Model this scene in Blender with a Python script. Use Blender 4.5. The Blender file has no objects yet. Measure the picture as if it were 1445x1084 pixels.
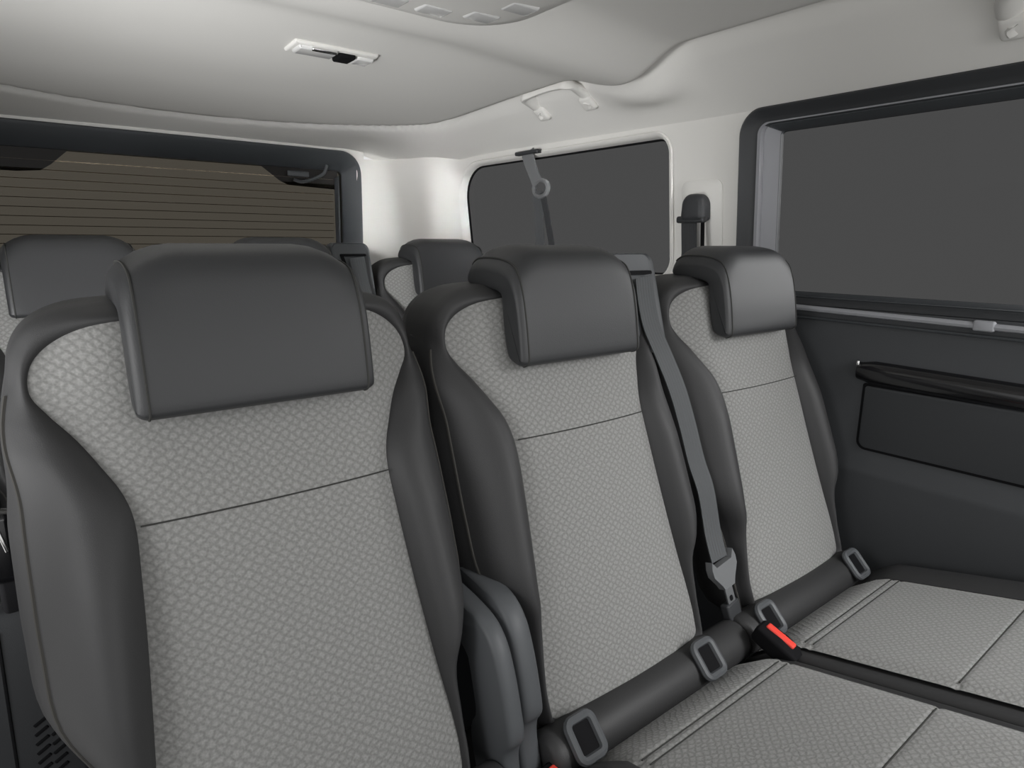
import bpy, bmesh, math
from mathutils import Vector, Matrix, geometry
scene = bpy.context.scene
COL = scene.collection
PI = math.pi
ZO = 1.15                       # eye height of the camera above the floor; shapes below are written relative to the eye
ORI = {}
MESH = {}

# ------------------------------------------------------------------ materials
def srgb(h):
    c = [int(h[i:i+2], 16)/255 for i in (0, 2, 4)]
    return tuple((x/12.92 if x <= .04045 else ((x+.055)/1.055)**2.4) for x in c) + (1,)

def mat(name, col, rough=.6, spec=.4, metal=0, noise=None, bump=None, coat=0, sheen=0):
    m = bpy.data.materials.new(name); m.use_nodes = True
    nt = m.node_tree; b = nt.nodes['Principled BSDF']
    c = srgb(col) if isinstance(col, str) else tuple(col)+(1,)
    b.inputs['Base Color'].default_value = c
    b.inputs['Roughness'].default_value = rough
    b.inputs['Specular IOR Level'].default_value = spec
    b.inputs['Metallic'].default_value = metal
    b.inputs['Coat Weight'].default_value = coat
    b.inputs['Sheen Weight'].default_value = sheen
    if noise or bump:
        tc = nt.nodes.new('ShaderNodeTexCoord')
    if noise:
        sc, amt = noise
        n = nt.nodes.new('ShaderNodeTexNoise'); n.inputs['Scale'].default_value = sc
        nt.links.new(tc.outputs['Object'], n.inputs['Vector'])
        mx = nt.nodes.new('ShaderNodeMix'); mx.data_type = 'RGBA'
        mx.inputs[6].default_value = tuple(x*(1-amt) for x in c[:3])+(1,)
        mx.inputs[7].default_value = tuple(x*(1+amt) for x in c[:3])+(1,)
        nt.links.new(n.outputs['Fac'], mx.inputs[0]); nt.links.new(mx.outputs[2], b.inputs['Base Color'])
    if bump:
        sc, st = bump
        n = nt.nodes.new('ShaderNodeTexNoise'); n.inputs['Scale'].default_value = sc
        nt.links.new(tc.outputs['Object'], n.inputs['Vector'])
        bp = nt.nodes.new('ShaderNodeBump'); bp.inputs['Strength'].default_value = st; bp.inputs['Distance'].default_value = .002
        nt.links.new(n.outputs['Fac'], bp.inputs['Height']); nt.links.new(bp.outputs['Normal'], b.inputs['Normal'])
    return m

def fabric_mat():
    m = bpy.data.materials.new('knit_fabric'); m.use_nodes = True
    nt = m.node_tree; b = nt.nodes['Principled BSDF']; N = nt.nodes.new; L = nt.links.new
    b.inputs['Roughness'].default_value = .9; b.inputs['Specular IOR Level'].default_value = .25
    b.inputs['Sheen Weight'].default_value = .15
    uv = N('ShaderNodeUVMap')
    ns = N('ShaderNodeTexNoise'); ns.inputs['Scale'].default_value = 60; L(uv.outputs[0], ns.inputs['Vector'])
    vs = N('ShaderNodeVectorMath'); vs.operation = 'SCALE'; vs.inputs['Scale'].default_value = .004
    L(ns.outputs['Color'], vs.inputs[0])
    va = N('ShaderNodeVectorMath'); L(uv.outputs[0], va.inputs[0]); L(vs.outputs[0], va.inputs[1])
    mp = N('ShaderNodeMapping'); mp.inputs['Rotation'].default_value = (0, 0, PI/4); mp.inputs['Scale'].default_value = (104, 122, 1)
    L(va.outputs[0], mp.inputs['Vector'])
    vo = N('ShaderNodeTexVoronoi'); vo.voronoi_dimensions = '2D'; vo.feature = 'DISTANCE_TO_EDGE'
    vo.inputs['Scale'].default_value = 1; vo.inputs['Randomness'].default_value = .42; L(mp.outputs[0], vo.inputs['Vector'])
    vf = N('ShaderNodeTexVoronoi'); vf.voronoi_dimensions = '2D'; vf.inputs['Scale'].default_value = 1; vf.inputs['Randomness'].default_value = .42
    L(mp.outputs[0], vf.inputs['Vector'])
    edge = N('ShaderNodeMapRange'); edge.inputs[1].default_value = 0; edge.inputs[2].default_value = .36; edge.inputs[3].default_value = .76; edge.inputs[4].default_value = 1
    edge.interpolation_type = 'SMOOTHSTEP'; L(vo.outputs['Distance'], edge.inputs[0])
    n2 = N('ShaderNodeTexNoise'); n2.inputs['Scale'].default_value = 420; n2.inputs['Detail'].default_value = 3
    L(uv.outputs[0], n2.inputs['Vector'])
    rmp = N('ShaderNodeMapRange'); rmp.inputs[1].default_value = .3; rmp.inputs[2].default_value = .7
    rmp.inputs[3].default_value = .82; rmp.inputs[4].default_value = 1.14
    L(n2.outputs['Fac'], rmp.inputs[0])
    m1 = N('ShaderNodeMath'); m1.operation = 'MULTIPLY'; L(edge.outputs[0], m1.inputs[0]); L(rmp.outputs[0], m1.inputs[1])
    m2 = N('ShaderNodeVectorMath'); m2.operation = 'SCALE'; m2.inputs[0].default_value = FAB; L(m1.outputs[0], m2.inputs['Scale'])
    L(m2.outputs[0], b.inputs['Base Color'])
    bp = N('ShaderNodeBump'); bp.inputs['Strength'].default_value = .6; bp.inputs['Distance'].default_value = .0025
    L(edge.outputs[0], bp.inputs['Height']); L(bp.outputs['Normal'], b.inputs['Normal'])
    return m

def webbing_mat(name, col):
    m = mat(name, col, .75, .3)
    nt = m.node_tree; b = nt.nodes['Principled BSDF']; N = nt.nodes.new; L = nt.links.new
    uv = N('ShaderNodeUVMap'); w = N('ShaderNodeTexWave'); w.bands_direction = 'X'; w.inputs['Scale'].default_value = 45
    L(uv.outputs[0], w.inputs['Vector'])
    bp = N('ShaderNodeBump'); bp.inputs['Strength'].default_value = .5; bp.inputs['Distance'].default_value = .001
    L(w.outputs['Fac'], bp.inputs['Height']); L(bp.outputs['Normal'], b.inputs['Normal'])
    return m

def glass_mat(name, tint, refl=.04):
    m = bpy.data.materials.new(name); m.use_nodes = True
    nt = m.node_tree; nt.nodes.clear(); N = nt.nodes.new; L = nt.links.new
    o = N('ShaderNodeOutputMaterial'); t = N('ShaderNodeBsdfTransparent'); t.inputs[0].default_value = tuple(math.sqrt(x) for x in tint)+(1,)   # light crosses two faces
    g = N('ShaderNodeBsdfGlossy'); g.inputs['Roughness'].default_value = .04
    f = N('ShaderNodeFresnel'); ge = N('ShaderNodeNewGeometry'); io = N('ShaderNodeMapRange')
    io.inputs[3].default_value = 1.25; io.inputs[4].default_value = .8; L(ge.outputs['Backfacing'], io.inputs[0]); L(io.outputs[0], f.inputs['IOR'])
    mu = N('ShaderNodeMath'); mu.operation = 'MULTIPLY'; mu.inputs[1].default_value = refl/.1
    L(f.outputs[0], mu.inputs[0])
    mx = N('ShaderNodeMixShader'); L(mu.outputs[0], mx.inputs[0]); L(t.outputs[0], mx.inputs[1]); L(g.outputs[0], mx.inputs[2])
    L(mx.outputs[0], o.inputs['Surface'])
    return m

FAB = (.285, .285, .277)
M = {}
M['fabric'] = fabric_mat()
M['leather'] = mat('dark_upholstery', (.037, .037, .038), .55, .4, noise=(9, .05), bump=(900, .12))
M['headrest'] = mat('headrest_leather', (.026, .027, .029), .5, .6, bump=(700, .12))
M['thread'] = mat('seam_thread', (.05, .05, .048), .9, .1)
M['pipe'] = mat('piping_cord', (.055, .053, .049), .8, .2)
M['plastic'] = mat('dark_plastic', (.036, .038, .041), .5, .4, bump=(1200, .1))
M['plastic_mid'] = mat('grey_plastic', (.085, .09, .096), .5, .4)
M['tongue'] = mat('belt_tongue_plastic', (.17, .175, .18), .45, .4)
M['black'] = mat('black_plastic', (.006, .006, .007), .8, .15)
M['piano'] = mat('gloss_black', (.006, .006, .007), .2, .6, coat=.3)
M['card'] = mat('door_card_plastic', (.054, .057, .061), .6, .35, bump=(900, .12))
M['liner'] = mat('headliner_cloth', (.78, .77, .74), .95, .15, bump=(800, .05))
M['pillar'] = mat('pillar_plastic', (.74, .73, .70), .6, .3)
M['frame'] = mat('window_frame_plastic', (.05, .055, .06), .5, .4)
M['frame_light'] = mat('window_channel_plastic', (.30, .305, .325), .5, .4)
M['chrome'] = mat('chrome', (.8, .8, .8), .15, .5, metal=1)
M['metal'] = mat('belt_tongue_metal', (.35, .36, .37), .4, .5, metal=.8)
M['lens'] = mat('lamp_lens', (.75, .75, .74), .12, .6, coat=.6)
M['red'] = mat('red_button', (.85, .07, .05), .45, .4)
M['web'] = webbing_mat('belt_webbing', (.088, .092, .096))
M['web_dark'] = webbing_mat('belt_webbing_dark', (.045, .047, .05))
M['floor'] = mat('floor_covering', (.03, .03, .03), .9, .2, noise=(60, .2))
M['pane'] = glass_mat('privacy_glass', (.088, .088, .088), .012)
M['pane_rear'] = glass_mat('rear_privacy_glass', (.085, .076, .061), .005)
M['wire'] = mat('heating_wire', (.80, .66, .50), .6, .3)
M['ceramic'] = mat('ceramic_print', (.012, .010, .009), .5, .3)

# ------------------------------------------------------------------ object helpers
def V(*a): return Vector(a)

def thing(name, label, cat, loc, group=None):
    o = bpy.data.objects.new(name, None); COL.objects.link(o)
    o.empty_display_size = .05
    o.location = (loc[0], loc[1], loc[2]+ZO); ORI[o.name] = Vector(loc)
    o['label'] = label; o['category'] = cat
    if group: o['group'] = group
    return o

def link(name, me, parent=None, label=None):
    o = bpy.data.objects.new(name, me); COL.objects.link(o)
    if parent:
        o.parent = parent; ORI[o.name] = ORI[parent.name]
    if label: o['label'] = label
    return o

def mesh(name, verts, faces, m, smooth=True, uv=None, sharp=None):
    me = bpy.data.meshes.new(name)
    me.from_pydata([tuple(v) for v in verts], [], faces)
    me.materials.append(m)
    bm = bmesh.new(); bm.from_mesh(me)
    bmesh.ops.recalc_face_normals(bm, faces=bm.faces)
    if uv:
        l = bm.loops.layers.uv.new('UVMap')
        for f in bm.faces:
            for lp in f.loops: lp[l].uv = uv[lp.vert.index]
    bm.to_mesh(me); bm.free()
    if smooth:
        me.shade_smooth()
        if sharp: me.set_sharp_from_angle(angle=math.radians(sharp))
    me.update()
    return me

def obj(name, vf, m, parent=None, label=None, smooth=True, sharp=40, uv=None, origin=None):
    """one mesh object; shape given relative to the eye, stored relative to its thing's base"""
    verts, faces = vf
    if parent: og = ORI[parent.name]
    elif origin is not None: og = Vector(origin)
    else: og = V(0, 0, 0)
    me = mesh(name, [Vector(v)-og for v in verts], faces, m, smooth, uv, sharp)
    o = link(name, me, parent, label)
    if not parent:
        o.location = (og.x, og.y, og.z+ZO); ORI[o.name] = og
    return o

def part(name, key, fn, m, parent, label=None, sharp=40):
    """a seat part: built once in the seat's own frame, then shared"""
    if key not in MESH:
        r = fn(); uv = r[2] if len(r) > 2 else None
        MESH[key] = mesh(name, r[0], r[1], m, True, uv, sharp)
    return link(name, MESH[key], parent, label)

def struct(name, vf, m, parent=None, **k):
    o = obj(name, vf, m, parent, **k)
    if not parent: o['kind'] = 'structure'
    return o

class MB:
    def __init__(s): s.v = []; s.f = []
    def add(s, v, f):
        b = len(s.v); s.v += [Vector(x) for x in v]; s.f += [tuple(i+b for i in q) for q in f]; return s
    def vf(s): return s.v, s.f

def smoothstep(a, b, x):
    t = max(0, min(1, (x-a)/(b-a))); return t*t*(3-2*t)

def interp(pts, x):
    if x <= pts[0][0]: return pts[0][1]
    for (a, b), (c, d) in zip(pts, pts[1:]):
        if x <= c: return b+(d-b)*(x-a)/(c-a)
    return pts[-1][1]

def catmull(pts, n, closed=False):
    P = [Vector(p) for p in pts]; out = []; m = len(P)
    rng = m if closed else m-1
    for i in range(rng):
        g = lambda k: P[k % m] if closed else P[max(0, min(m-1, k))]
        a, b, c, d = g(i-1), g(i), g(i+1), g(i+2)
        for j in range(n):
            t = j/n
            out.append(.5*((2*b)+(c-a)*t+(2*a-5*b+4*c-d)*t*t+(3*b-a-3*c+d)*t**3))
    if not closed: out.append(P[-1].copy())
    return out

def loft(rings, closed=True, cap0=False, cap1=False):
    v = []; f = []; n = len(rings[0])
    for r in rings: v += list(r)
    m = n if closed else n-1
    for i in range(len(rings)-1):
        for j in range(m):
            k = (j+1) % n
            f.append((i*n+j, i*n+k, (i+1)*n+k, (i+1)*n+j))
    if cap0: f.append(tuple(range(n)))
    if cap1: f.append(tuple((len(rings)-1)*n+j for j in range(n)))
    return v, f

def tube(path, r, n=8, closed=False, flat=1.0, up=None):
    """tube along a path, radius r; flat squashes the section along 'up'"""
    P = [Vector(p) for p in path]; rings = []
    m = len(P); prev = None
    for i in range(m):
        a = P[(i-1) % m] if closed else P[max(0, i-1)]
        b = P[(i+1) % m] if closed else P[min(m-1, i+1)]
        t = (b-a).normalized()
        if up is not None: x = Vector(up)
        elif prev is not None: x = prev
        else: x = V(0, 0, 1) if abs(t.z) < .9 else V(1, 0, 0)
        x = (x-t*x.dot(t)).normalized(); y = t.cross(x); prev = x
        rr = r[i] if isinstance(r, (list, tuple)) else r
        rings.append([P[i]+(x*math.cos(q)*flat+y*math.sin(q))*rr for q in [2*PI*k/n for k in range(n)]])
    if closed:
        rings.append(rings[0]); 
        return loft(rings)
    return loft(rings, cap0=True, cap1=True)

def ribbon(path, wdir, w, t, n=3):
    """flat strap along path; returns verts, faces, uv"""
    P = [Vector(p) for p in path]; rings = []; uv = []; s = 0
    for i, p in enumerate(P):
        a = P[max(0, i-1)]; b = P[min(len(P)-1, i+1)]
        tg = (b-a).normalized()
        wd = Vector(wdir[i] if isinstance(wdir, list) else wdir); wd = (wd-tg*wd.dot(tg)).normalized()
        nn = tg.cross(wd)
        ww = w[i] if isinstance(w, list) else w
        if i: s += (p-P[i-1]).length
        r = []
        for k in range(n+1):
            q = -1+2*k/n; r.append(p+wd*ww/2*q+nn*t/2); uv.append((ww/2*q, s))
        for k in range(n, -1, -1):
            q = -1+2*k/n; r.append(p+wd*ww/2*q-nn*t/2); uv.append((ww/2*q, s))
        rings.append(r)
    v, f = loft(rings, cap0=True, cap1=True)
    return v, f, uv

def rrect(cx, cy, hx, hy, r, n=6):
    """rounded rectangle outline, counter-clockwise list of (x,y); r may be four radii (TR,TL,BL,BR)"""
    rs = r if isinstance(r, (list, tuple)) else (r,)*4
    out = []
    for (sx, sy, a0, q) in ((1, 1, 0, rs[0]), (-1, 1, PI/2, rs[1]), (-1, -1, PI, rs[2]), (1, -1, 1.5*PI, rs[3])):
        for k in range(n+1):
            a = a0+PI/2*k/n
            out.append((cx+sx*(hx-q)+q*math.cos(a), cy+sy*(hy-q)+q*math.sin(a)))
    return out

def rbox(c, h, r=.006, axes=None, seg=3):
    """rounded box: loft of rounded rectangles along local z"""
    ax = axes or (V(1, 0, 0), V(0, 1, 0), V(0, 0, 1))
    c = Vector(c); rings = []
    r = min(r, h[0]*.95, h[1]*.95, h[2]*.95)
    prof = []
    for k in range(seg+1):
        a = PI/2*k/seg; prof.append((-h[2]+r*(1-math.sin(a)), r*(1-math.cos(a))))
    prof = prof[::1]
    lv = [(z, i) for z, i in reversed(prof)]
    # bottom: from fully inset to full size
    seq = [(-h[2]+r*(1-math.cos(PI/2*k/seg)), r*(1-math.sin(PI/2*k/seg))) for k in range(seg+1)]
    seq += [(-z, i) for z, i in reversed(seq)]
    for z, ins in seq:
        pts = rrect(0, 0, h[0]-ins, h[1]-ins, max(r-ins, 1e-4), 3)
        rings.append([c+ax[0]*x+ax[1]*y+ax[2]*z for x, y in pts])
    return loft(rings, cap0=True, cap1=True)

def prism(outline, fn0, fn1):
    """outline (a,b) points, fn0/fn1 map them to the two faces"""
    n = len(outline); a = [fn0(*p) for p in outline]; b = [fn1(*p) for p in outline]
    f = [tuple(range(n)), tuple(range(2*n-1, n-1, -1))]
    for j in range(n):
        k = (j+1) % n; f.append((j, k, n+k, n+j))
    return a+b, f

def frames(*nv):
    ax = Vector(nv).normalized()
    x = V(1, 0, 0); x = (x-ax*x.dot(ax)).normalized()
    return x, ax.cross(x), ax

# ------------------------------------------------------------------ camera
CAM_F, YAW, PIT, ROL = 898.58, .6629, .2163, -.0056
fw = V(math.sin(YAW)*math.cos(PIT), math.cos(YAW)*math.cos(PIT), -math.sin(PIT))
rt = V(math.cos(YAW), -math.sin(YAW), 0); dn = fw.cross(rt)
c_, s_ = math.cos(ROL), math.sin(ROL)
rt, dn = c_*rt+s_*dn, -s_*rt+c_*dn
cam = bpy.data.cameras.new('camera'); co = bpy.data.objects.new('camera', cam); COL.objects.link(co)
cam.sensor_fit = 'HORIZONTAL'; cam.sensor_width = 36; cam.lens = CAM_F/1445*36; cam.clip_start = .02
co.matrix_world = Matrix(((rt.x, -dn.x, -fw.x, 0), (rt.y, -dn.y, -fw.y, 0), (rt.z, -dn.z, -fw.z, ZO), (0, 0, 0, 1)))
scene.camera = co

# ================================================================== SEATS
# seat frame: x = sideways from the seat's centre, y = depth as in the near row, z relative to the eye
YB = [(-.70, .566), (-.66, .574), (-.56, .607), (-.46, .641), (-.36, .674), (-.28, .701), (-.22, .722), (-.168, .741), (-.12, .754), (-.08, .764), (-.05, .776)]
def yb(z): return interp(YB, z)
HALF = [((0, -.668), (0, -.692)), ((.10, -.668), (.11, -.692)), ((.160, -.662), (.180, -.688)), ((.169, -.635), (.195, -.650)),
        ((.167, -.59), (.197, -.585)), ((.160, -.53), (.203, -.525)), ((.153, -.46), (.236, -.455)), ((.147, -.39), (.241, -.385)), ((.143, -.33), (.241, -.325)),
        ((.141, -.28), (.240, -.27)), ((.147, -.25), (.238, -.232)), ((.161, -.223), (.236, -.203)), ((.178, -.195), (.232, -.178)),
        ((.197, -.170), (.228, -.158)), ((.209, -.148), (.223, -.138)), ((.205, -.122), (.217, -.110)), ((.188, -.102), (.202, -.086)),
        ((.160, -.087), (.174, -.070)), ((.124, -.080), (.130, -.064)), ((.06, -.077), (.06, -.062)), ((0, -.077), (0, -.062))]
def full(idx):
    h = catmull([(p[idx][0], p[idx][1], 0) for p in HALF], 5)
    r = [(max(0, v.x), v.y) for v in h]
    return r+[(-x, z) for x, z in reversed(r[1:-1])]
PC, OC0 = full(0), full(1)
OC0 = [(u-math.copysign(.012*smoothstep(-.17, -.26, z)*smoothstep(.1, .2, abs(u)), u), z) for u, z in OC0]
OC1 = [((-min(abs(u), interp([(-.60, .176), (-.54, .180), (-.51, .197), (-.48, .217), (-.44, .232)], z)) if u < 0 and z < -.40 else u), z) for u, z in OC0]
OC = OC0
def panel_y(u, z):
    a = abs(u)
    y = yb(z)+.026*smoothstep(.12, .21, a)*smoothstep(-.30, -.2, z)
    y -= .010*max(0, 1-(a/.16)**2)*smoothstep(-.2, -.3, z)
    return y
def axis_pt(z): return V(0, max(-.60, min(-.16, z)), 0)

def backrest_fabric():
    v = []; f = []; uv = []; n = len(PC); K = 12
    for k in range(K):
        g = 1-k/K
        for (u, z) in PC:
            c = axis_pt(z); uu = u*g; zz = c.y+(z-c.y)*g
            tuck = .006*max(0, 1-k/1.5)
            v.append(V(uu, panel_y(uu, zz)+tuck, zz)); uv.append((uu, zz*1.05))
    for k in range(K-1):
        for j in range(n):
            q = (j+1) % n; f.append((k*n+j, k*n+q, (k+1)*n+q, (k+1)*n+j))
    # close on the spine
    base = len(v); last = (K-1)*n
    for (u, z) in PC:
        c = axis_pt(z); v.append(V(0, panel_y(0, c.y), c.y)); uv.append((0, c.y*1.05))
    for j in range(n):
        q = (j+1) % n; f.append((last+j, last+q, base+q, base+j))
    me_v, me_f = v, f
    return me_v, me_f, uv

def outer_y(u, z):
    return yb(z)+interp([(-.69, .02), (-.45, .028), (-.3, .032), (-.2, .036), (-.14, .044), (-.10, .034), (-.06, .018)], z)
def ridge(z): return interp([(-.70, .018), (-.60, .026), (-.45, .044), (-.32, .040), (-.24, .026), (-.18, .014), (-.12, .008), (-.06, .006)], z)
def shell_rings(cut=False):
    OC = OC1 if cut else OC0
    rings = []; S = 9
    for k in range(S+1):
        s = k/S; r = []
        for (pu, pz), (ou, oz) in zip(PC, OC):
            u = pu+(ou-pu)*s; z = pz+(oz-pz)*s
            y0 = panel_y(pu, pz)+.006; y1 = outer_y(ou, oz)
            w = math.hypot(ou-pu, oz-pz)
            hh = ridge(z)*min(1, .35+w/.08)
            r.append(V(u, y0+(y1-y0)*s**1.6-hh*math.sin(PI*s**.85)**.9, z))
        rings.append(r)
    def off(d, dy):
        r = []; n = len(OC)
        for i, (ou, oz) in enumerate(OC):
            a = OC[i-1]; b = OC[(i+1) % n]; t = V(b[0]-a[0], b[1]-a[1], 0).normalized()
            nx, nz = t.y, -t.x
            e = min(d, .004)+max(0, d-.004)*smoothstep(-.17, -.29, oz)
            r.append(V(ou+nx*e, outer_y(ou, oz)+dy, oz+nz*e))
        return r
    return rings, off
def backrest_shell(cut=False):
    OC = OC1 if cut else OC0
    rings, off = shell_rings(cut)
    rings += [off(.003, .006), off(.009, .020), off(.015, .045), off(.012, .075), off(-.002, .100)]
    for g in (.8, .5, .2):
        rings.append([V(u*g, yb(z)+.135, axis_pt(z).y+(z-axis_pt(z).y)*g) for u, z in OC])
    v, f = loft(rings, cap1=True)
    return v, f
def backrest_piping(side, cut=False):
    OC = OC1 if cut else OC0
    rings, off = shell_rings(cut)
    r = off(.0015, .003); n = len(r)
    h = len(catmull([(0, 0, 0)]*len(HALF), 5))
    idx = [i for i in range(n) if OC[i][1] < -.15 and abs(OC[i][0]) > .16]
    return tube([r[i] for i in idx if OC[i][0]*side > 0], .0022, 6)
def backrest_seam():
    pts = []
    for k in range(31):
        u = -.1375+.275*k/30; pts.append(V(u, panel_y(u, -.28)-.0004, -.28))
    return tube(pts, .0010, 6)

HRP = [(.700, -.166), (.7025, -.14), (.707, -.11), (.713, -.08), (.719, -.052), (.725, -.030), (.735, -.014), (.752, -.006), (.776, -.002), (.803, -.001), (.827, -.003), (.843, -.013),
       (.848, -.030), (.841, -.047), (.826, -.054), (.802, -.058), (.776, -.062), (.760, -.070), (.757, -.086), (.754, -.110), (.749, -.140), (.740, -.165), (.727, -.173), (.714, -.176), (.705, -.173)]
def headrest_section(u):
    """hook-shaped side outline shrunk towards the ends"""
    P = catmull([(a, b, 0) for a, b in HRP], 3, True)
    a = abs(u); n = len(P); R = .013; e = max(0, a-(.128-R)); ins = R-math.sqrt(max(0, R*R-e*e)); ins *= .7
    out = []
    for i in range(n):
        t = (P[(i+1) % n]-P[i-1]).normalized(); nx, ny = t.y, -t.x
        # outline runs clockwise seen from +x: make sure the offset goes inwards
        y, z = P[i].x, P[i].y
        y2, z2 = y-nx*ins*SGN, z-ny*ins*SGN
        drop = .030*max(0, (a-.062)/.066)**2.2*smoothstep(-.09, -.01, z)
        out.append(V(u, y2, z2-drop))
    return out
_ar = sum(HRP[i-1][0]*HRP[i][1]-HRP[i][0]*HRP[i-1][1] for i in range(len(HRP)))
SGN = 1 if _ar > 0 else -1
def headrest_us():
    us = [-.128+.013*(1-math.cos(PI/2*k/6)) for k in range(7)]
    mid = [-.115+.230*k/14 for k in range(1, 14)]
    return us+mid+[-u for u in reversed(us)]
def headrest_pad():
    v, f = loft([headrest_section(u) for u in headrest_us()], cap0=True, cap1=True)
    return v, f
def headrest_seam(s):
    sec = headrest_section(s*.1155)
    return tube([p+V(s*.0015, 0, 0) for p in sec[-6:]+sec[:34]], .0013, 5)
def headrest_post(s): return tube([V(s*.06, .80, -.05), V(s*.06, .80, -.10)], .006, 8)

def cushion_z(y): return -.662+.25*(.47-y)-.55*max(0, y-.47)
def cushion_shape(x0, x1, dark=False):
    def fn():
        v = []; uv = []; nx = 24
        ys = sorted(set([round(-.02+.555*j/30, 4) for j in range(31)]+[round(sy+d, 4) for sy in (.232, .438, .452) for d in (-.006, -.003, 0, .003, .006)])); ny = len(ys)-1
        for y in ys:
            for i in range(nx+1):
                t = .5-.5*math.cos(PI*i/nx); x = x0+(x1-x0)*t
                e = min(t, 1-t)*(x1-x0)
                z = cushion_z(y)-.006*math.exp(-(e/.014)**2)
                if y < .06: z -= .10*(1-math.sqrt(max(0, 1-((.06-y)/.08)**2)))
                for sy in (.232, .438, .452): z -= .0022*math.exp(-((y-sy)/.003)**2)
                v.append(V(x, y, z)); uv.append((x, y))
        f = [(j*(nx+1)+i, j*(nx+1)+i+1, (j+1)*(nx+1)+i+1, (j+1)*(nx+1)+i) for j in range(ny) for i in range(nx)]
        return v, f, uv
    return fn
def cushion_base(x0, x1):
    def fn():
        prof = []
        Y = [-.03+.57*k/24 for k in range(25)]
        top = [(y, cushion_z(y)-.012-(.10*(1-math.sqrt(max(0, 1-((.06-y)/.10)**2))) if y < .06 else 0)) for y in Y]
        pr = top+[(.54, -.80), (.50, -.83), (0, -.80), (-.03, -.72)]
        R = .014; rings = []
        cx = (x0+x1)/2; hx = (x1-x0)/2
        for k in range(7):
            a = PI/2*k/6; x = x0+R*(1-math.sin(a)); d = R*(1-math.cos(a)); rings.append((x0+R*(1-math.cos(a)), R*(1-math.sin(a))))
        seq = rings+[(2*cx-x, d) for x, d in reversed(rings)]
        R2 = []
        for x, d in seq:
            R2.append([V(x, y, z-d) for y, z in pr])
        return loft(R2, cap0=True, cap1=True)
    return fn
def side_bolster(x0, x1, lift=.012):
    def fn():
        v = []; nx = 8; ny = 28
        for j in range(ny+1):
            y = -.02+.545*j/ny
            for i in range(nx+1):
                t = i/nx; x = x0+(x1-x0)*t
                z = cushion_z(y)-.004+lift*math.sin(PI*min(1, t*1.15))**.8 - .02*max(0, t-.7)
                if y < .06: z -= .10*(1-math.sqrt(max(0, 1-((.06-y)/.08)**2)))
                v.append(V(x, y, z))
            v.append(V(x1, y, -.78)); v.append(V(x0, y, -.78))
        n = nx+3
        rings = [v[j*n:(j+1)*n] for j in range(ny+1)]
        return loft(rings, cap0=True, cap1=True)
    return fn
def cushion_seam(x0, x1, y):
    return lambda: tube([V(x0+.012+(x1-x0-.024)*k/12, y, cushion_z(y)-.0016) for k in range(13)], .0011, 5)
RY, RZ, RR = .556, -.690, .036
def cushion_roll(x0, x1):
    def fn():
        rings = []
        for x, k in ((x0, .75), (x0+.006, .95), (x0+.014, 1), (x1-.014, 1), (x1-.006, .95), (x1, .75)):
            rings.append([V(x, RY+RR*k*math.cos(a)*1.0, RZ+RR*k*math.sin(a)) for a in [2*PI*q/20 for q in range(20)]])
        return loft(rings, cap0=True, cap1=True)
    return fn
def guide_loop(u):
    def fn():
        ax = frames(0, -.72, .69); c = V(u, RY-.026, RZ+.027)
        m = MB()
        path = [c+ax[0]*x+ax[1]*y*-1+ax[2]*.004 for x, y in rrect(0, 0, .022, .026, .010, 5)]
        m.add(*tube(path, .0065, 8, True))
        return m.vf()
    return fn
def guide_slot(u):
    def fn():
        ax = frames(0, -.72, .69); c = V(u, RY-.026, RZ+.027)
        return prism(rrect(0, 0, .019, .023, .008, 4), lambda x, y: c+ax[0]*x-ax[1]*y+ax[2]*.0035, lambda x, y: c+ax[0]*x-ax[1]*y-ax[2]*.006)
    return fn
def hinge_cover(s, xc, w, dy=0, dz=0):
    def fn():
        front = catmull([(.700, -.452, 0), (.650, -.458, 0), (.612, -.468, 0), (.588, -.490, 0), (.572, -.525, 0), (.560, -.565, 0), (.552, -.605, 0), (.562, -.628, 0), (.562, -.655, 0), (.548, -.71, 0), (.535, -.78, 0)], 5)
        out = [(p.x+dy, p.y+dz) for p in front]
        back = [(a+.05, b-.05) if b > -.5 else (a+.075, b) for a, b in out]
        rings = []
        h = w/2; R = .007
        for x, d in ((-h, R), (-h+.002, .003), (-h+R, 0), (h-R, 0), (h-.002, .003), (h, R)):
            rings.append([V(xc+x, a+d, b-d*.4) for a, b in out]+[V(xc+x, a, b) for a, b in reversed(back)])
        return loft(rings, cap0=True, cap1=True)
    return fn
# belt housing that sits on the right shoulder of a middle seat
BZX = .212
def belt_housing():
    rings = []
    out = rrect(0, -.105, .060, .090, (.020, .020, .012, .012), 5)
    for y, ins in ((.787, .006), (.784, .002), (.787, 0), (.815, 0), (.84, .006), (.845, .014)):
        rings.append([V(BZX+x*(1-ins/.06), y+(-.105-z)*-.28+0, z if z < -.03 else z-ins*.4) for x, z in out])
    return loft(rings, cap0=True, cap1=True)
def belt_slot(k):
    yz = lambda z: .784+(z+.105)*.28-.0015
    if k == 0: return prism(rrect(.006, -.050, .040, .0034, .003, 3), lambda x, z: V(BZX+x, yz(z)-.002, z), lambda x, z: V(BZX+x, yz(z)+.006, z))
    return prism(rrect(-.030, -.068, .0045, .018, .003, 2), lambda x, z: V(BZX+x-(z+.05)*.25, yz(z), z), lambda x, z: V(BZX+x-(z+.05)*.25, yz(z)+.006, z))

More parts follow.
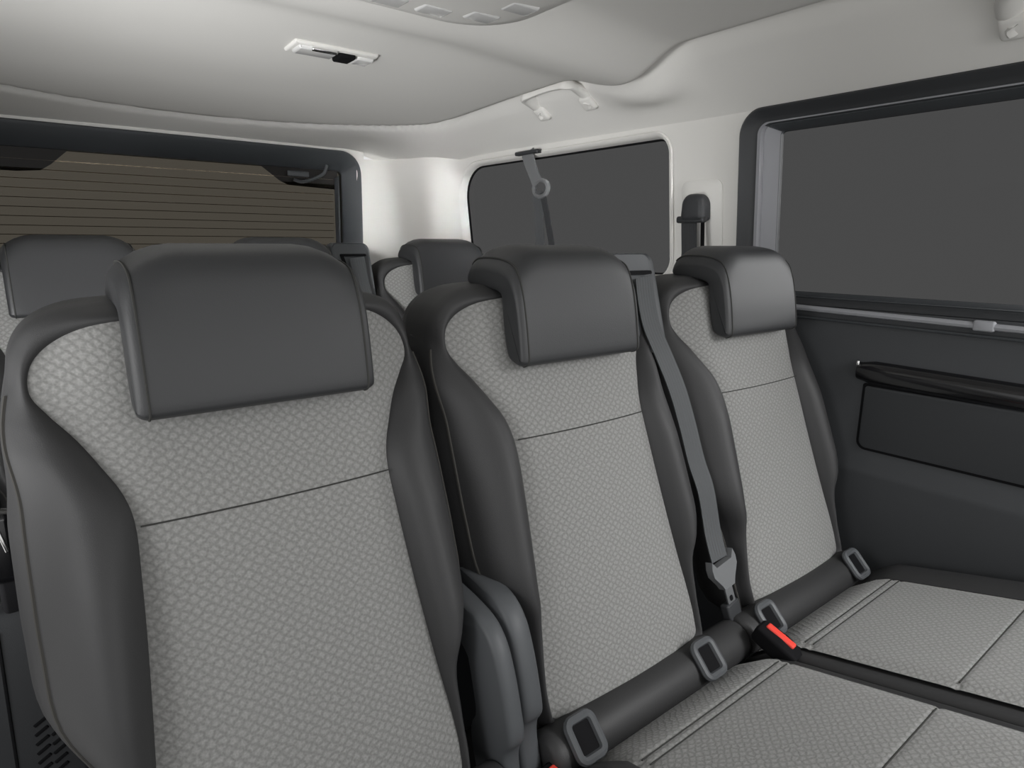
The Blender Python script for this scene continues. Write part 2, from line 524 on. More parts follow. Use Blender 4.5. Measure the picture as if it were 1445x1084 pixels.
FLOOR = -1.15
def make_seat(X, dy, dz, kind, label, group):
    """kind: single / left / right seat of the bench; near row dy=0, back row dy=1"""
    root = thing('van_seat', label, 'seat', (0, 0, 0), group)
    root.location = (X, dy, dz+ZO)
    p = {}
    ct = kind == 'single'
    sh = part('backrest', 'shell%d' % ct, lambda: backrest_shell(ct), M['leather'], root, sharp=None)
    for q in (-1, 1): part('piping', 'pipe%d%d' % (q, ct), lambda: backrest_piping(q, ct), M['pipe'], sh)
    fb = part('backrest_panel', 'fabric', backrest_fabric, M['fabric'], root, 'light grey knit fabric backrest panel', sharp=None)
    part('seam', 'seam', backrest_seam, M['thread'], fb)
    hr = part('headrest', 'hrpad', headrest_pad, M['headrest'], root, sharp=None)
    for q in (-1, 1):
        part('seam', 'hrseam%d' % q, lambda: headrest_seam(q), M['thread'], hr)
        part('headrest_post', 'hrpost%d' % q, lambda: headrest_post(q), M['chrome'], root)
    if kind == 'single': fx, bx, rx, loops = (-.135, .195), (-.235, .235), (-.215, .215), (-.14, .14)
    elif kind == 'left': fx, bx, rx, loops = (-.135, .222), (-.23, .2535), (-.205, .2535), (-.152, .128)
    else: fx, bx, rx, loops = (-.224, .142), (-.2515, .17), (-.2515, .185), (-.192, .142)
    cb = part('cushion', 'cb'+kind, cushion_base(*bx), M['leather'], root)
    cf = part('cushion_panel', 'cf'+kind, cushion_shape(*fx), M['fabric'], root, 'light grey knit fabric cushion panel', sharp=None)
    for y in (.232, .438, .452): part('seam', 'cs%s%d' % (kind, y*1000), cushion_seam(*fx, y), M['thread'], cf)
    if kind != 'right': part('side_bolster', 'bl'+kind, side_bolster(fx[0]+.002, bx[0]-.004), M['leather'], root, sharp=50)
    if kind != 'left': part('side_bolster', 'br'+kind, side_bolster(fx[1]-.002, .24), M['leather'], root, sharp=50)
    if dy < .5:
        part('cushion_roll', 'roll'+kind, cushion_roll(*rx), M['leather'], root, sharp=50)
        for k, u in enumerate(loops):
            lp = part('anchor_loop', 'loop%s%d' % (kind, k), guide_loop(u), M['plastic_mid'], root, 'grey plastic child seat anchor frame')
            part('slot', 'slot%s%d' % (kind, k), guide_slot(u), M['black'], lp)
        if kind == 'single': part('hinge_cover', 'hc1', hinge_cover(1, .226, .028, -.012, -.012), M['plastic_mid'], root, 'curved grey plastic hinge cover')
        if kind == 'left': part('hinge_cover', 'hc2', hinge_cover(-1, -.222, .034), M['plastic_mid'], root, 'curved grey plastic hinge cover')
    if kind == 'left':
        bh = part('belt_housing', 'bh', belt_housing, M['plastic_mid'], root, 'grey plastic seat belt outlet on the shoulder')
        for q in (0, 1): part('slot', 'bslot%d' % q, lambda: belt_slot(q), M['black'], bh)
    part('pedestal', 'ped'+kind, lambda: rbox((.01, .26, -.97), (.17, .19, .165), .02), M['plastic'], root)
    return root

G1, G2 = 'seats of the near row', 'seats of the back row'
make_seat(.2095, 0, 0, 'single', 'large nearest grey seat with knit fabric panel, at the left of the near row', G1)
make_seat(.6951, 0, 0, 'left', 'middle seat of the near row, grey fabric, belt outlet on its shoulder', G1)
make_seat(1.2014, 0, 0, 'right', 'near row seat beside the door panel with black grip bar', G1)
make_seat(.117, 1.0, .016, 'single', 'back row seat at the far left edge, half hidden by the nearest headrest', G2)
make_seat(.590, 1.0, .016, 'left', 'back row middle seat, mostly hidden, belt outlet showing beside the nearest headrest', G2)
make_seat(1.105, 1.0, .016, 'right', 'back row seat in front of the bright rear pillar, behind the middle headrest', G2)

# ---------------------------------------------------------------- seat belts and buckles
def belt_path(pts, n=8): return catmull(pts, n)
def make_belt(dx, dy, dz, label, lower=True):
    t = thing('seat_belt', label, 'seat belt', (dx+.948, dy+.66, dz-.35), 'three point seat belts')
    o = V(dx, dy, dz)
    pts = [(.916, .783, -.057), (.922, .779, -.102), (.925, .765, -.149), (.929, .735, -.202), (.936, .708, -.258), (.940, .684, -.320), (.943, .662, -.383), (.948, .640, -.437), (.951, .622, -.510), (.953, .605, -.558)]
    path = [p+o for p in belt_path(pts)]
    n = len(path)
    wd = [V(1, 0, .06*math.sin(PI*k/n)) for k in range(n)]
    w = [.046]*n
    v, f, uv = ribbon(path, wd, w, .0022, 4)
    obj('webbing', (v, f), M['web'], t, 'ribbed grey belt webbing', uv=uv)
    if lower:
        ax = V(1, .05, .12).normalized(); d = V(.12, -.30, -1); d = (d-ax*d.dot(ax)).normalized(); nn = ax.cross(d)
        if nn.y > 0: nn = -nn
        c = V(.953, .600, -.568)+o
        prof = [(-.033, .020), (-.037, .006), (-.036, -.008), (-.020, -.030), (-.015, -.040), (.015, -.040), (.020, -.030), (.036, -.008), (.037, .006), (.033, .020), (.023, .006), (-.023, .006)]
        tg = obj('belt_tongue', prism(prof, lambda a, b: c+ax*a-d*b+nn*.008, lambda a, b: c+ax*a-d*b-nn*.006), M['tongue'], t, 'grey moulded belt tongue with metal blade')
        pl = [(-.011, -.036), (-.011, -.074), (-.006, -.080), (.006, -.080), (.011, -.074), (.011, -.036)]
        obj('blade', prism(pl, lambda a, b: c+ax*a-d*b+nn*.003, lambda a, b: c+ax*a-d*b), M['metal'], tg, 'bright metal blade')
        obj('blade_hole', prism(rrect(0, -.062, .0045, .005, .003, 3), lambda a, b: c+ax*a-d*b+nn*.0036, lambda a, b: c+ax*a-d*b+nn*.001), M['black'], tg)
        obj('tongue_holder', rbox(c+d*.094+nn*-.004, (.019, .024, .009), .004, (ax, -d, nn)), M['plastic'], t)
    return t
make_belt(0, 0, 0, 'long grey belt running down between the middle and door side near row seats')
make_belt(.590-.695, 1.0, .016, 'short stretch of belt behind the shoulder of the nearest seat', False)

def buckle(loc, dirv, label, flip=1):
    t = thing('seat_belt_buckle', label, 'belt buckle', loc, 'belt buckles')
    L = Vector(dirv).normalized(); side = V(1, 0, 0); side = (side-L*side.dot(L)).normalized(); up = side.cross(L)
    if up.z < 0: up = -up
    c = Vector(loc)
    m = MB()
    rings = []
    for s, w, h in ((-.040, .015, .012), (-.036, .018, .016), (0, .020, .018), (.028, .018, .015), (.036, .014, .009)):
        pts = rrect(0, 0, w, h, min(w, h)*.45, 4)
        rings.append([c+L*s+side*x+up*y for x, y in pts])
    b = obj('buckle_body', loft(rings, cap0=True, cap1=True), M['black'], t)
    obj('release_button', rbox(c+L*-.004+up*.0165+side*.004*flip, (.007, .026, .0035), .003, (side, L, up)), M['red'], b, 'red release button')
    return t
buckle((.948, .478, -.662), (.10, -1, -.40), 'belt buckle with red button in the gap between the two bench cushions')
buckle((.484, .505, -.700), (.15, -1, -.1), 'belt buckle at the bottom edge of the photo, below the curved hinge covers')

# ================================================================== BODY SHELL
def wall_sheet(path, z0, z1, holes, nz, tilt, m_name, name, ds=.04):
    """sheet over (s,z): path = plan polyline with inward normals; rounded holes cut out"""
    S = [0]
    for a, b in zip(path, path[1:]): S.append(S[-1]+(b-a).length)
    def at(s, z, out=0):
        s = max(0, min(S[-1], s)); i = 0
        while i < len(S)-2 and S[i+1] < s: i += 1
        t = (s-S[i])/(S[i+1]-S[i]); p = path[i].lerp(path[i+1], t)
        def nrm(k):
            d = path[min(len(path)-1, k+1)]-path[max(0, k-1)]
            return V(-d.y, d.x, 0).normalized()
        n = nrm(i).lerp(nrm(i+1), t).normalized()
        q = p+n*(tilt*max(0, z)-out)
        return V(q.x, q.y, z)
    def build():
        pts = []; edges = []; hol = []
        ns = int(S[-1]/ds)
        def inside(h, s, z, g=0):
            n = len(h); c = False
            for i in range(n):
                (x1, y1), (x2, y2) = h[i-1], h[i]
                if (y1 > z) != (y2 > z) and s < (x2-x1)*(z-y1)/(y2-y1)+x1: c = not c
            return c
        def near(h, s, z):
            return min(math.hypot(s-a, z-b) for a, b in h) < ds*.35
        border = []
        for i in range(ns+1): border.append((S[-1]*i/ns, z0))
        for j in range(1, nz+1): border.append((S[-1], z0+(z1-z0)*j/nz))
        for i in range(ns-1, -1, -1): border.append((S[-1]*i/ns, z1))
        for j in range(nz-1, 0, -1): border.append((0, z0+(z1-z0)*j/nz))
        pts += border; nb = len(border); edges += [(i, (i+1) % nb) for i in range(nb)]
        for h in holes:
            b = len(pts); pts += h; edges += [(b+i, b+(i+1) % len(h)) for i in range(len(h))]
        for i in range(1, ns):
            for j in range(1, nz):
                s, z = S[-1]*i/ns, z0+(z1-z0)*j/nz
                if any(inside(h, s, z) or near(h, s, z) for h in holes): continue
                pts.append((s, z))
        r = geometry.delaunay_2d_cdt([Vector(p) for p in pts], edges, [], 0, 1e-6)
        vs, fs = r[0], r[2]
        F = []
        for f in fs:
            c = sum((vs[i] for i in f), Vector((0, 0)))/len(f)
            if any(inside(h, c.x, c.y) for h in holes): continue
            F.append(tuple(f))
        return [at(v.x, v.y) for v in vs], F
    return at, build, S

def densify(h, step=.04):
    out = []
    for i in range(len(h)):
        a = Vector(h[i-1]); b = Vector(h[i]); n = max(1, int((b-a).length/step))
        for k in range(1, n+1): out.append(tuple(a.lerp(b, k/n)))
    return out

def ring_loft(at, steps):
    """steps: list of (outline, out); every outline has the same count"""
    return loft([[at(s, z, o) for s, z in h] for h, o in steps])
def offset_rr(r, d):
    cx, cy, hx, hy, rad = r
    return (cx, cy, hx+d, hy+d, tuple(max(.004, q+d) for q in rad))
def OUT(r, n=8): return densify(rrect(*r[:4], r[4], n), .06)
def OUTN(r, n=10): return rrect(*r[:4], r[4], n)

# right-hand side, pillar and rear face
FRONT_Y = -.9
side_pts = [V(1.478, FRONT_Y, 0), V(1.474, 1.0, 0), V(1.470, 1.3, 0), V(1.455, 2.16, 0)]
corner = [V(1.425, 2.205, 0), V(1.385, 2.245, 0), V(1.362, 2.285, 0), V(1.345, 2.36, 0), V(1.315, 2.455, 0), V(1.270, 2.505, 0), V(1.215, 2.535, 0), V(1.17, 2.548, 0)]
wall_path = side_pts+corner
at_r, build_r, S_r = wall_sheet(wall_path, -1.15, .33, [], 28, .12, '', '')
y2s = lambda y: (y-FRONT_Y)      # along the straight part
Q = ((y2s(1.165)+y2s(2.165))/2, .10, .50, .190, (.13, .05, .05, .10))       # rear quarter opening
W = ((y2s(-.42)+y2s(.948))/2, .088, .684, .222, (.055, .055, .03, .03))     # side window opening
hq, hw = OUTN(Q), OUTN(W)
hqd, hwd = densify(hq), densify(hw)
at_r, build_r, S_r = wall_sheet(wall_path, -1.15, .33, [hqd, hwd], 28, .12, '', '')
def two_tone(o):
    o.data.materials.append(M['card'])
    for p in o.data.polygons:
        if p.center.z < -.165 or (p.center.z < -.10 and -.7 < p.center.y < .9 and p.center.x > 1): p.material_index = 1
two_tone(struct('wall_right', build_r(), M['pillar'], sharp=None))

rp = [V(1.17, 2.549, 0), V(.95, 2.549, 0), V(.5, 2.549, 0), V(.05, 2.549, 0), V(-.17, 2.549, 0)]
at_b, build_b, S_b = wall_sheet([V(1.20, 2.541, 0)]+rp+[V(-.20, 2.541, 0)], -1.15, .41, [], 28, .10, '', '')
s0 = (V(1.20, 2.541, 0)-rp[0]).length
RB = (s0+.67, .04, .680, .311, (.085, .085, .06, .06))
hb = OUTN(RB, 12)
at_b, build_b, S_b = wall_sheet([V(1.20, 2.541, 0)]+rp+[V(-.20, 2.541, 0)], -1.15, .41, [densify(hb)], 28, .10, '', '')
two_tone(struct('wall_rear', build_b(), M['pillar'], sharp=None))

# rear window: dark moulded frame, glass, heating wires, black printed corners
wr = struct('window_1', ring_loft(at_b, [(OUTN(offset_rr(RB, .006), 12), -.004), (OUTN(offset_rr(RB, .002), 12), -.010), (OUTN(offset_rr(RB, -.008), 12), -.010),
     (OUTN(offset_rr(RB, -.060), 12), .028), (OUTN(offset_rr(RB, -.066), 12), .034), (OUTN(offset_rr(RB, -.068), 12), .06)]), M['frame'], sharp=35)
gr = offset_rr(RB, -.060)
obj('glass_pane', prism(OUTN(gr, 12), lambda s, z: at_b(s, z, .045), lambda s, z: at_b(s, z, .049)), M['pane_rear'], wr, 'tinted rear glass', smooth=False)
obj('inner_channel', loft([[at_b(s, z, o) for s, z in OUTN(offset_rr(RB, -d), 12)[21:32]] for d, o in ((.075, .040), (.080, .026), (.086, .024), (.092, .030), (.094, .044))], closed=False), M['frame'], wr)
for k in range(11):
    z = .250-.0285*k
    obj('heating_wire', tube([at_b(s0+.67+.58*q/10, z, .0435) for q in range(-10, 11)], .0011, 4), M['wire'], wr)
xs = lambda x: s0+(1.17-x)
top = .298
def patch(pts): 
    return prism(pts, lambda x, z: at_b(xs(x), z, .0425), lambda x, z: at_b(xs(x), z, .0445))
obj('corner_mask', patch([(.770, top), (.800, .282), (.870, .232), (.900, .220), (1.098, .212), (1.098, top)]), M['ceramic'], wr, 'black printed glass corner', smooth=False)
obj('corner_mask', patch([(.235, top), (.195, .282), (.150, .240), (.120, .219), (.06, .213), (-.08, .213), (-.08, top)]), M['ceramic'], wr, 'black printed glass corner', smooth=False)
obj('wiring_clip', rbox(at_b(xs(.935), .262, .030), (.042, .004, .010), .003), M['plastic_mid'], wr)
obj('wiring_loom', tube(catmull([at_b(xs(.915), .240, .028), at_b(xs(.945), .232, .020), at_b(xs(.99), .246, .014), at_b(xs(1.03), .268, .012), at_b(xs(1.045), .30, .012)], 8),
    [.0055+.0012*(k % 2) for k in range(33)], 8), M['plastic_mid'], wr)

# quarter window
w2 = struct('window_2', ring_loft(at_r, [(OUTN(offset_rr(Q, .012)), -.0015), (OUTN(offset_rr(Q, .008)), -.006), (OUTN(offset_rr(Q, .001)), -.004), (OUTN(offset_rr(Q, -.004)), .010), (OUTN(offset_rr(Q, -.006)), .022)]), M['pillar'], sharp=50)
obj('gasket', ring_loft(at_r, [(OUTN(offset_rr(Q, -.004)), .022), (OUTN(offset_rr(Q, -.010)), .022), (OUTN(offset_rr(Q, -.011)), .028)]), M['black'], w2)
obj('glass_pane', prism(OUTN(offset_rr(Q, -.003)), lambda s, z: at_r(s, z, .027), lambda s, z: at_r(s, z, .031)), M['pane'], w2, 'tinted quarter glass', smooth=False)

# sliding side window: black gasket, light channel, inner frame, glass, rails
def W_(dl, dt, db=None):
    db = dt if db is None else db
    cx, cy, hx, hy, rad = W
    x0, x1, z0, z1 = cx-hx+dt, cx+hx-dl, cy-hy+db, cy+hy-dt
    return rrect((x0+x1)/2, (z0+z1)/2, (x1-x0)/2, (z1-z0)/2, tuple(max(.008, q-dt) for q in rad), 10)
w3 = struct('window_3', ring_loft(at_r, [(W_(-.006, -.006), -.003), (W_(-.001, -.001), -.008), (W_(.004, .004), -.006), (W_(.016, .014), .008), (W_(.034, .026, .014), .010), (W_(.036, .028, .016), .03)]), M['plastic'], sharp=50)
STEPS = [(W_(.033, .025, .013), .012), (W_(.036, .027, .015), .008), (W_(.044, .030, .016), .008), (W_(.047, .031, .017), .020), (W_(.050, .033, .018), .020), (W_(.078, .046, .024), .038), (W_(.079, .047, .025), .05)]
obj('inner_frame', ring_loft(at_r, STEPS), M['frame'], w3)  # dark colour; along the top it holds the shade of the unlit reveal
def arc_strip(pick, steps, lift):
    return loft([[at_r(s, z, o-lift) for s, z in pick(h)] for h, o in steps], closed=False)
obj('light_channel', arc_strip(lambda h: h[-4:]+h[:7], STEPS[1:6], .0012), M['frame_light'], w3, 'light grey strip on the rear edge of the window')
obj('trim_line', arc_strip(lambda h: h[5:16], STEPS[1:3], .0012), M['frame_light'], w3, 'thin light line along the window top')
obj('glass_pane', prism(W_(.06, .03, .01), lambda s, z: at_r(s, z, .045), lambda s, z: at_r(s, z, .049)), M['pane'], w3, 'tinted side glass', smooth=False)

# lower door trim
DX = 1.456
def yz_prism(outline, x0, x1): return prism(outline, lambda y, z: V(x0, y, z), lambda y, z: V(x1, y, z))
d1 = MB()
prof = [(1.474, -.136), (1.464, -.137), (DX+.002, -.150), (DX-.001, -.172), (DX-.003, -.19), (DX-.003, -.455), (DX-.013, -.487), (DX-.013, -.500), (DX-.006, -.60), (DX+.002, -.80), (DX+.004, -1.14), (1.474, -1.14)]
ys = [-.42+.06*k for k in range(27)]
d1.add(*loft([[V(x, y, z) for x, z in prof] for y in ys], cap0=True, cap1=True))
door = struct('door_1', d1.vf(), M['card'], sharp=30)
obj('window_rail', tube([V(1.446, -.40, -.159), V(1.446, .2, -.151), V(1.447, .95, -.137)], .0065, 8), M['frame_light'], door, 'light grey lower window rail')
obj('window_rail', tube([V(1.452, -.40, -.178), V(1.452, .2, -.170), V(1.453, .95, -.160)], .0035, 8), M['frame'], door)
obj('rail_clip', rbox((1.446, .398, -.147), (.007, .018, .010), .004), M['frame_light'], door)
# grip bar: glossy half round bar with a turned-in left end
bar = []
for k in range(30):
    y = .617-(.617+.35)*k/29
    zc = -.268+(y-.617)*-.03*-1*.6
    e = 1 if k else .72
    bar.append([V(DX-.003-max(0, math.cos(a))*.022*e, y, zc+math.sin(a)*.026*e) for a in [2*PI*q/18 for q in range(18)]])
obj('grip_bar', loft(bar, cap0=True, cap1=True), M['piano'], door, 'glossy black grip bar', sharp=50)
obj('bar_end_glint', rbox((DX-.012, .616, -.250), (.006, .004, .006), .003), M['chrome'], door)  # chrome chip added as the small glint on the bar's end
pk = rrect((.604-.35)/2, -.368, (.604+.35)/2, .075, (.006, .006, .02, .02), 5)
pk2 = rrect((.604-.35)/2, -.368, (.604+.35)/2-.006, .069, (.006, .006, .016, .016), 5)
obj('panel_groove', yz_prism(pk, DX-.0040, DX-.001), M['black'], door, smooth=False)
obj('pocket_panel', loft([[V(DX-.003, y, z) for y, z in pk2], [V(DX-.006, y, z) for y, z in pk2], [V(DX-.0075, y*.995+.0006, (z+.368)*.97-.368) for y, z in pk2]], cap1=True), M['card'], door)

# floor, left rear side
struct('floor', rbox((.5, .8, FLOOR-.02), (.99, 1.78, .02), .005), M['floor'], smooth=False)
lp = [V(-.345, 2.36, 0), V(-.40, 2.25, 0), V(-.455, 2.16, 0), V(-.470, 1.3, 0), V(-.472, 1.15, 0)]
at_l, build_l, S_l = wall_sheet([V(-.20, 2.541, 0), V(-.27, 2.505, 0), V(-.315, 2.455, 0)]+lp, -1.15, .33, [], 16, .12, '', '')
sl = S_l[-1]
LQ = (sl-.52, .10, .42, .19, (.05, .1, .1, .05))
at_l, build_l, S_l = wall_sheet([V(-.20, 2.541, 0), V(-.27, 2.505, 0), V(-.315, 2.455, 0)]+lp, -1.15, .33, [densify(OUTN(LQ))], 16, .12, '', '')
two_tone(struct('wall_left', build_l(), M['pillar'], sharp=None))
w4 = struct('window_4', ring_loft(at_l, [(OUTN(offset_rr(LQ, .010)), -.002), (OUTN(offset_rr(LQ, .002)), -.006), (OUTN(offset_rr(LQ, -.006)), .02)]), M['pillar'])
obj('glass_pane', prism(OUTN(offset_rr(LQ, -.003)), lambda s, z: at_l(s, z, .018), lambda s, z: at_l(s, z, .022)), M['pane'], w4, smooth=False)

# ---------------------------------------------------------------- headliner
CX = .5
def crease_z(y): return interp([(-1, .440), (1.0, .438), (1.6, .422), (2.0, .405), (2.6, .398)], y)
def rear_c(x): return 2.375-.33*(abs(x-CX)/.77)**2.2
def headliner_z(x, y):
    ax = abs(x-CX); zc = crease_z(y)
    dx = ax-.775; dyy = y-rear_c(x)
    k = 22
    b = math.log(math.exp(k*max(-1, min(1, dx)))+math.exp(k*max(-1, min(1, dyy))))/k   # smooth union of both borders
    if b > 0:
        dw = max(0, min(.945-ax, 2.535-y, (.945-ax)*.84+(2.19-y)*.54))                   # distance to the body side
        ze = .305+.058*smoothstep(.92, .62, ax)*smoothstep(2.1, 2.4, y)
        t = b/(b+dw+1e-5)
        z = zc+(ze-zc)*t
    else:
        z = zc-.004+.020*smoothstep(0, -.5, b)
    z += .036*math.exp(-((b+.012)/.016)**2)*(1-smoothstep(-.05, .3, dx))
    # roll bar across the roof
    t = (y-1.14)/(.17 if y < 1.14 else .24)
    if abs(t) < 1:
        z -= .052*(math.cos(PI*t)*.5+.5)*(1-smoothstep(.80, .90, ax))
    return z
hx = [CX-.945+1.89*i/126 for i in range(127)]
hy = [-.9+3.45*j/172 for j in range(173)]
hv = []; hf = []
for y in hy:
    for x in hx:
        z = headliner_z(x, y)
        hv.append(V(x, y, z))
n = len(hx)
for j in range(len(hy)-1):
    for i in range(n-1):
        # leave out what would lie outside the walls
        cx_, cy_ = (hx[i]+hx[i+1])/2, (hy[j]+hy[j+1])/2
        hf.append((j*n+i, j*n+i+1, (j+1)*n+i+1, (j+1)*n+i))
struct('ceiling', (hv, hf), M['liner'], sharp=None)
roof = MB()
roof.add(*rbox((.5, .82, .60), (1.06, 1.80, .02), .01))
struct('roof', roof.vf(), M['plastic'], smooth=False)

# ---------------------------------------------------------------- things on the ceiling
t = thing('ceiling_lamp', 'slim chrome and clear courtesy lamp on the rear ceiling', 'lamp', (.665, 1.545, headliner_z(.665, 1.545)))
zl = headliner_z(.665, 1.545)
axl = (V(1, -.02, 0).normalized(), V(.02, 1, 0).normalized(), V(0, 0, 1))
obj('lamp_bezel', rbox((.665, 1.545, zl-.001), (.100, .042, .006), .0055, axl), M['liner'], t)
obj('lamp_lens', rbox((.622, 1.540, zl-.007), (.046, .028, .007), .006, axl), M['lens'], t, 'bright clear lamp lens')
obj('chrome_rim', rbox((.634, 1.515, zl-.010), (.030, .006, .005), .004, axl), M['chrome'], t)
obj('rocker_switch', rbox((.692, 1.542, zl-.010), (.020, .026, .007), .005, axl), M['black'], t, 'dark rocker switch')
obj('end_lens', rbox((.738, 1.545, zl-.008), (.022, .026, .006), .005, axl), M['lens'], t)
t = thing('overhead_console', 'large rounded pale console with clear lamps at the top edge, under the roof bar', 'console', (.5, .76, .37))
rings = []
for z, ins, r in ((.420, -.016, .13), (.395, -.012, .13), (.376, -.002, .125), (.364, .014, .11), (.357, .045, .09), (.354, .10, .06)):
    rings.append([V(x, y, z) for x, y in rrect(.5, .76, .245-ins, .252-ins, r, 10)])
obj('console_body', loft(rings, cap0=True, cap1=True), M['liner'], t, sharp=60)
for k, (x, y) in enumerate(((.50, .945), (.575, .94), (.65, .918), (.675, .85))):
    obj('reading_lamp', rbox((x, y, .3590), (.027, .020, .006), .0055), M['lens'], t, 'clear lamp lens')

def grab_handle(y0, y1, ztop, label, xin=0):
    def xc(z): return 1.435-(z-.305)/.80
    t = thing('grab_handle', label, 'grab handle', (xc(ztop), (y0+y1)/2, ztop-.02), 'ceiling grab handles')
    zf = ztop-.045
    path = catmull([(xc(zf)+.004-xin, y1, zf), (xc(zf)-.022-xin, y1+.004, zf+.020), (xc(ztop)-.022-xin, y1-.008, ztop-.006), (xc(ztop)-.024-xin, y1-.04, ztop),
                    (xc(ztop)-.024-xin, (y0+y1)/2, ztop+.004), (xc(ztop)-.024-xin, y0+.04, ztop+.003), (xc(ztop)-.022-xin, y0+.004, ztop-.004), (xc(zf)-.022-xin, y0-.002, zf+.020), (xc(zf)+.004-xin, y0, zf)], 6)
    obj('grip', tube(path, .022, 12, flat=.55, up=(.78, 0, -.62)), M['liner'], t)
    for y in (y0, y1):
        obj('foot', rbox((xc(zf)-.006-xin, y, zf+.004), (.013, .024, .023), .009, (V(.62, 0, .78), V(0, 1, 0), V(-.78, 0, .62))), M['liner'], t)
grab_handle(1.365, 1.560, .428, 'pale grab handle above the rear quarter window')
grab_handle(.12, .400, .400, 'pale handle cut off by the top right corner of the photo')

# ---------------------------------------------------------------- belts on the right-hand side
wx = lambda y, z, o=0: at_r(y2s(y), z, o)
t = thing('seat_belt', 'belt hanging from the top edge of the rear quarter window', 'seat belt', (1.42, 1.70, .29), 'three point seat belts')
p0 = wx(1.735, .297, -.012)
obj('anchor_cover', rbox(wx(1.735, .298, -.010), (.012, .060, .006), .004), M['plastic'], t)
v, f, uv = ribbon([wx(1.740, .300, -.008), wx(1.728, .27, -.014), wx(1.705, .225, -.018), wx(1.690, .195, -.018)], (0, 1, 0), [.060, .052, .046, .050], .004)
obj('strap', (v, f), M['tongue'], t, uv=uv)
lc = wx(1.675, .180, -.018)
obj('guide_loop', tube([lc+V(.004*math.cos(a), .040*math.cos(a), .026*math.sin(a)) for a in [2*PI*k/20 for k in range(20)]], .008, 8, True), M['tongue'], t, 'grey belt guide loop')
v, f, uv = ribbon([wx(1.695, .172, -.020), wx(1.690, .10, -.022), wx(1.680, -.1, -.030), wx(1.67, -.3, -.05)], (0, 1, .1), .046, .002)
obj('webbing', (v, f), M['web'], t, uv=uv)
v, f, uv = ribbon([wx(1.665, .168, -.022), wx(1.640, .08, -.03), wx(1.585, -.1, -.045), wx(1.53, -.28, -.06)], (.1, 1, -.3), .030, .002)
obj('webbing', (v, f), M['web_dark'], t, uv=uv)

t = thing('seat_belt', 'dark belt and swivel anchor on the pale pillar left of the side window', 'seat belt', (1.455, 1.07, .10), 'three point seat belts')
pl = rrect(y2s(1.062), .075, .062, .090, .022, 6)
obj('back_plate', loft([[at_r(s, z, 0) for s, z in pl], [at_r(s, z, -.004) for s, z in pl], [at_r((s-y2s(1.062))*.93+y2s(1.062), (z-.075)*.95+.075, -.006) for s, z in pl]], cap1=True), M['pillar'], t, 'pale rounded back plate')
kb = wx(1.068, .096, -.014)
kn = (wx(1.068, .098, -.05)-wx(1.068, .098, 0)).normalized()
cap = rrect(0, 0, .036, .034, (.024, .024, .010, .010), 6)
cap = [(a*(1-.16*max(0, b)/.034), b) for a, b in cap]
obj('swivel_cap', loft([[kb+kn*d+V(0, a*k, b*k) for a, b in cap] for d, k in ((-.008, 1), (.016, 1), (.022, .95), (.026, .82), (.028, .6))], cap0=True, cap1=True), M['plastic'], t)
obj('guide_loop', rbox(wx(1.075, .066, -.030), (.010, .044, .009), .006), M['plastic'], t)
v, f, uv = ribbon([wx(1.086, .066, -.026), wx(1.086, -.02, -.024), wx(1.090, -.2, -.03), wx(1.10, -.4, -.03)], (0, 1, 0), .048, .0022)
obj('webbing', (v, f), M['web_dark'], t, uv=uv)
v, f, uv = ribbon([wx(1.040, .066, -.030), wx(1.036, -.02, -.036), wx(1.03, -.2, -.04)], (.3, 1, 0), .014, .002)
obj('webbing', (v, f), M['black'], t, uv=uv)

# ---------------------------------------------------------------- low trim and belt stalk left of the nearest seat
t = thing('vented_side_trim', 'dark plastic trim with slanted vent slots at the lower left corner', 'trim', (-.14, .935, -1.15))
E3 = (V(1, 0, 0), V(0, 0, 1), V(0, -1, 0))
obj('trim_panel', rbox((-.155, .937, -.79), (.165, .355, .020), .014, E3), M['plastic'], t)
obj('panel_joint', rbox((-.0695, .9168, -.59), (.0018, .13, .0015), .001, (V(1, 0, -.025).normalized(), V(.025, 0, 1).normalized(), V(0, -1, 0))), M['black'], t)
for k in range(7):
    for q in range(2):
        obj('vent_slot', rbox((-.041+.017*q-.0005*k, .9168, -.596-.0135*k+.006*q), (.0082, .0022, .0015), .001, (V(.86, 0, .5), V(-.5, 0, .86), V(0, -1, 0))), M['black'], t)
t = thing('seat_belt_buckle', 'dark buckle with a bright glint left of the nearest seat, at the photo edge', 'belt buckle', (-.055, .93, -.43), 'belt buckles')
obj('buckle_body', rbox((-.062, .925, -.355), (.030, .045, .014), .010, E3), M['piano'], t)
obj('metal_clip', rbox((-.046, .9105, -.345), (.0022, .014, .0012), .001, (V(1, 0, .2).normalized(), V(-.2, 0, 1).normalized(), V(0, -1, 0))), M['chrome'], t)
obj('buckle_stalk', rbox((-.040, .93, -.410), (.018, .040, .010), .006, E3), M['black'], t)

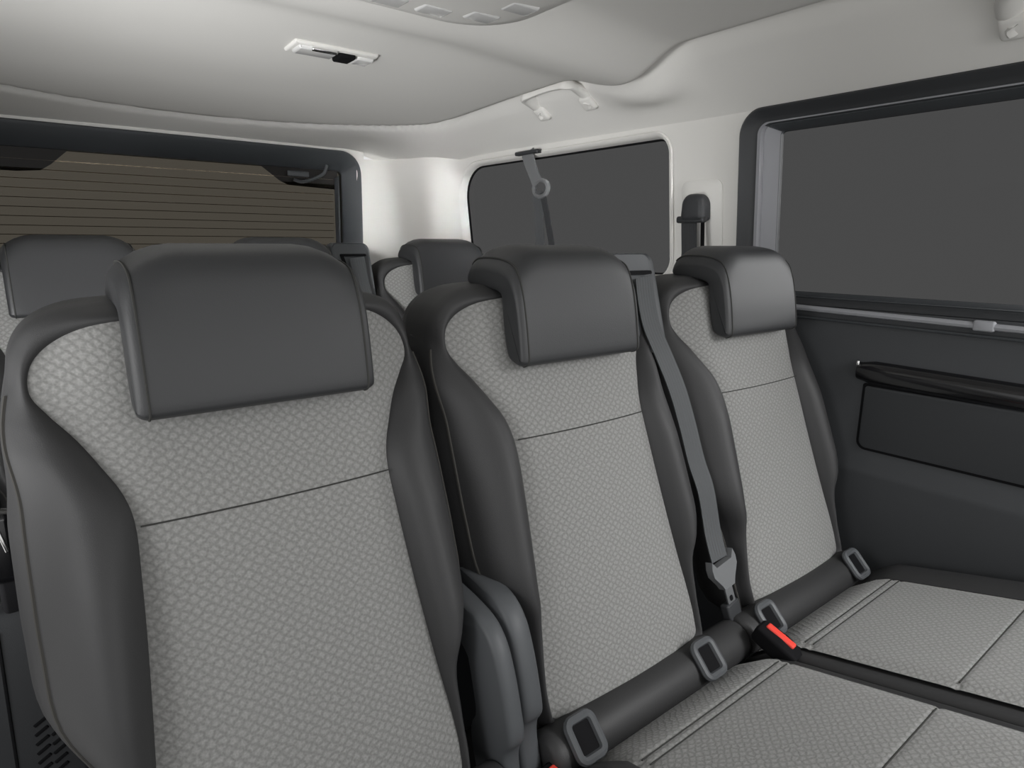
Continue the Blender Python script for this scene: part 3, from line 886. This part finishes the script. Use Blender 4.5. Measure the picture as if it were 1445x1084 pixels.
# ================================================================== LIGHT
w = bpy.data.worlds.new('sky'); scene.world = w; w.use_nodes = True
nt = w.node_tree; bg = nt.nodes['Background']
tc = nt.nodes.new('ShaderNodeTexCoord'); sx = nt.nodes.new('ShaderNodeSeparateXYZ'); nt.links.new(tc.outputs['Generated'], sx.inputs[0])
rp = nt.nodes.new('ShaderNodeValToRGB'); mr = nt.nodes.new('ShaderNodeMapRange'); mr.inputs[1].default_value = -1; mr.inputs[2].default_value = 1
nt.links.new(sx.outputs['Z'], mr.inputs[0]); nt.links.new(mr.outputs[0], rp.inputs[0])
GROUND, HORIZON, SKY = 1.1, 1.0, .55
el = rp.color_ramp.elements
el[0].position = .34; el[0].color = (GROUND/2, GROUND/2*.99, GROUND/2*.97, 1)
el[1].position = .44; el[1].color = (HORIZON/2, HORIZON/2, HORIZON/2, 1)
e3 = el.new(.64); e3.color = (HORIZON/2, HORIZON/2, HORIZON/2, 1)
e4 = el.new(.75); e4.color = (SKY/2, SKY/2, SKY/2, 1)
nt.links.new(rp.outputs[0], bg.inputs[0]); bg.inputs[1].default_value = 1.5
def area(name, loc, target, sx, sy, power, col=(1, 1, 1)):
    l = bpy.data.lights.new(name, 'AREA'); l.shape = 'RECTANGLE'; l.size = sx; l.size_y = sy; l.energy = power; l.color = col
    o = bpy.data.objects.new(name, l); COL.objects.link(o)
    p = V(*loc); d = V(*target)-p
    o.location = (p.x, p.y, p.z+ZO); o.rotation_euler = d.to_track_quat('-Z', 'Y').to_euler()
    return o
LIGHTS = True
if LIGHTS:
    area('left_doorway_daylight', (-.9, .30, .05), (.15, .78, -.15),   .5, .5, 1.0).data.spread = math.radians(70)
    area('ceiling_fill', (-.55, .95, -.30), (1.25, 2.15, .42), .5, .28, 6.4).data.spread = math.radians(90)  # added fill lamp, aimed up to brighten the ceiling
    area('windscreen_daylight', (.6, -1.3, .1), (.8, 1.9, .25), 1.3, .5, 5)
    area('rear_pillar_fill', (1.05, -1.3, .20), (1.30, 2.3, .13), .28, .14, .45).data.spread = math.radians(10)  # added narrow lamp that brightens the rear pillar, not a real sun shaft
    area('front_right_fill', (1.25, -.62, .37), (1.05, .38, -.62), .4, .4, 6).data.spread = math.radians(80)  # added lamp inside the cabin, lifts the cushions on the right
    area('outer_headrest_fill', (2.2, .12, .22), (1.2, .70, -.10), .5, .5, 68)  # added lamp at the mirror angle, puts a highlight on the outer headrest

scene.view_settings.view_transform = 'Standard'; scene.view_settings.look = 'None'
scene.view_settings.gamma = 1; scene.view_settings.exposure = 0; scene.view_settings.use_curve_mapping = False
